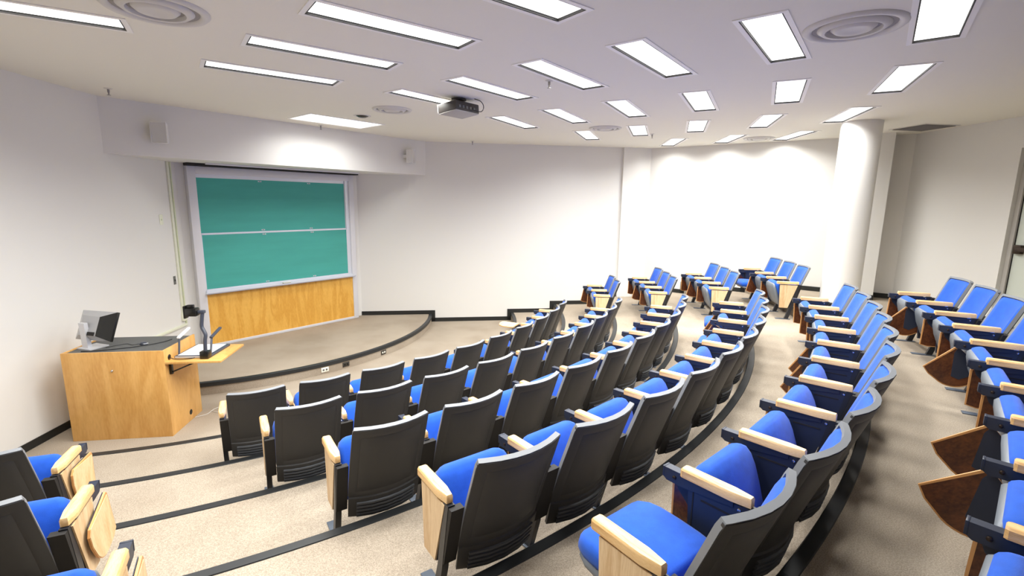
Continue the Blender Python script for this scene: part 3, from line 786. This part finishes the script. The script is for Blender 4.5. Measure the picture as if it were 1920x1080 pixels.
for deg, m, tg, lab in ((-44.3, 'outlet_white', 'plate_grey', 'white wall outlet on the stage riser'), (-39.2, 'outlet_dark', 'black_gloss', 'dark outlet on the stage riser beside the white one'), (-28, 'outlet_dark', 'outlet_white', 'dark outlet with pale sockets at the right of the stage riser')):
    e = empty('floor_outlet', lab, 'outlet', on_riser(deg, .068, .002), R(deg + 90))
    link('cover', MB().box(-.058, .058, -.007, 0, -.036, .036, .002).done('cover', m), e)
    for x in (-.024, .024): link('socket', MB().box(x - .014, x + .014, -.010, -.006, -.014, .014, .003).done('socket', tg), e)
# loudspeakers on the soffit
for s, z, ang, lab in ((.60, 3.46, -38, 'white loudspeaker on the left end of the soffit'), (4.80, 3.50, 32, 'white loudspeaker on the right end of the soffit')):
    e = empty('loudspeaker', lab, 'loudspeaker', on_soffit(s, z, .12), HROT + R(ang) + math.pi * 0)
    link('cabinet', MB().prism([(-.085, -.06), (.085, -.06), (.06, .07), (-.06, .07)], -.125, .125).done('cabinet', 'speaker_white'), e)
    g = MB().prism([(-.088, -.118), (-.078, -.128), (.078, -.128), (.088, -.118), (.084, .118), (.074, .128), (-.074, .128), (-.084, .118)], -.072, -.058, 'y'); link('grille', g.done('grille', 'speaker_grille'), e)
    gb = MB()
    for x0, x1, z0, z1 in ((-.095, -.084, -.132, .132), (.084, .095, -.132, .132), (-.09, .09, -.136, -.124), (-.09, .09, .124, .136)): gb.box(x0, x1, -.078, -.05, z0, z1, .003)
    link('bezel', gb.done('bezel', 'speaker_white'), e)
    a_ = -ang
    link('wall_mount', MB().box(-.02, .02, .05, .125 / math.cos(R(ang)) , -.03, .03).done('wall_mount', 'speaker_white'), e)

# ---------------------------------------------------------------- ceiling fittings
def diffuser(x, y, r_, label):
    e = empty('air_diffuser', label, 'air vent', (x * U, y * U, CEIL), 0, 'round ceiling air diffusers')
    link('flange', MB().lathe([(r_ * .80, -.002), (r_ * .84, -.018), (r_ * .94, -.02), (r_, -.004), (r_, 0), (r_ * .8, 0)], 48, close=True).done('flange', 'vent', 60), e)
    link('cone', MB().lathe([(r_ * .52, -.004), (r_ * .54, -.026), (r_ * .60, -.028), (r_ * .70, -.006), (r_ * .7, 0), (r_ * .52, 0)], 48, close=True).done('cone', 'vent', 60), e)
    link('cone', MB().lathe([(.001, -.018), (r_ * .2, -.022), (r_ * .30, -.03), (r_ * .36, -.028), (r_ * .44, -.006), (r_ * .44, 0), (.001, 0)], 48).done('cone', 'vent', 60), e)
    link('throat', MB().lathe([(r_ * .44, -.002), (r_ * .82, -.002), (r_ * .82, 0), (r_ * .44, 0)], 48, close=True).done('throat', 'vent_dark', 60), e)
diffuser(-1.93, 2.80, .31, 'large round air diffuser at the upper left of the ceiling')
diffuser(1.9, 2.926, .31, 'large round air diffuser between two lights at upper right')
diffuser(-1.357, 5.599, .265, 'round air diffuser left of the projector')
diffuser(1.218, 6.719, .265, 'round air diffuser between small lights in mid ceiling')
diffuser(3.658, 7.488, .265, 'round air diffuser close to the far wall')
dm = empty('ceiling_camera', 'small dark dome recessed in the ceiling left of the projector', 'camera', (-1.822 * U, 6.034 * U, CEIL))
link('ring', MB().lathe([(.09, -.006), (.12, -.008), (.128, 0), (.09, 0)], 32, close=True).done('ring', 'vent', 60), dm)
link('dome', MB().lathe([(.001, -.03), (.05, -.026), (.085, -.01), (.092, 0), (.001, 0)], 32).done('dome', 'black_gloss', 60), dm)
for x, y, lab in ((-3.80, 4.75, 'sprinkler head near the lectern wall'), (-2.62, 6.80, 'sprinkler head beside the flush soffit light'), (.285, 4.229, 'sprinkler head hanging right of the projector'),
                  (-.69, 8.30, 'sprinkler head near the wall right of the chalkboard'), (1.982, 7.201, 'sprinkler head near the far wall')):
    e = empty('sprinkler', lab, 'sprinkler', (x * U, y * U, CEIL))
    link('escutcheon', MB().lathe([(.001, -.01), (.02, -.01), (.04, -.004), (.042, 0), (.001, 0)], 20).done('escutcheon', 'vent', 60), e)
    link('nozzle', MB().lathe([(.012, 0), (.012, -.04), (.009, -.045), (.006, -.07), (.001, -.071)], 12).done('nozzle', 'sprinkler', 60), e)
    link('deflector', MB().lathe([(.001, -.072), (.02, -.071), (.02, -.074), (.001, -.075)], 14).done('deflector', 'sprinkler', 60), e)
gr = empty('return_grille', 'grey louvred air grille in the ceiling right of the column', 'air vent', (5.12 * U, 6.30 * U, CEIL), R(-82))
link('grille_frame', MB().box(-.3, .3, .27, .3, -.008, 0).box(-.3, .3, -.3, -.27, -.008, 0).box(-.3, -.27, -.27, .27, -.008, 0).box(.27, .3, -.27, .27, -.008, 0).done('grille_frame', 'vent'), gr)
link('grille_back', MB().box(-.27, .27, -.27, .27, -.002, 0).done('grille_back', 'grille'), gr)
slat = MB().box(-.27, .27, -.012, .012, -.0012, .0012, M=Matrix.Rotation(R(35), 4, 'X')).done('slat', 'vent_dark')
for i in range(18): link('slat', slat, gr, loc=(0, -.255 + i * .03, -.0095))
# projector
pj = empty('projector', 'ceiling-mounted projector on a short dark mount', 'projector', (-.55 * U, 5.0 * U, CEIL), R(141 - 90))
link('mount', MB().lathe([(.09, 0), (.09, -.02), (.05, -.03), (.05, -.05), (.075, -.064), (.001, -.064)], 24).done('mount', 'proj_dark', 40), pj)
Tp = Matrix.Translation((0, 0, -.125)) @ Matrix.Rotation(R(-5), 4, 'X')
bd = link('body', MB().box(-.2, .2, -.15, .15, -.05, .06, .012, M=Tp).done('body', 'proj_dark'), pj)
link('bottom_cover', MB().box(-.195, .195, -.145, .145, -.058, -.046, .006, M=Tp).done('bottom_cover', 'proj_grey'), bd)
link('front_trim', MB().box(-.2, .2, .148, .165, -.05, .06, .006, M=Tp).done('front_trim', 'proj_grey'), bd)
link('lens_barrel', MB().lathe([(.04, 0), (.045, .02), (.03, .025), (.001, .022)], 20, M=Tp @ Matrix.Translation((.1, .16, .01)) @ Matrix.Rotation(R(-90), 4, 'X')).done('lens_barrel', 'black_gloss'), bd)
pc = MB()
for i in range(5): pc.box(-.15 + i * .06, -.12 + i * .06, -.157, -.148, -.02, .01, .002, M=Tp)
link('connector_row', pc.done('connector_row', 'plate_grey'), bd)
link('signal_cable', MB().tube(spline([(.1, -.155, -.135), (.14, -.24, -.15), (.17, -.25, -.09), (.15, -.22, -.03), (.1, -.16, -.002)]), .005, 6).done('signal_cable', 'cable', 80), pj)
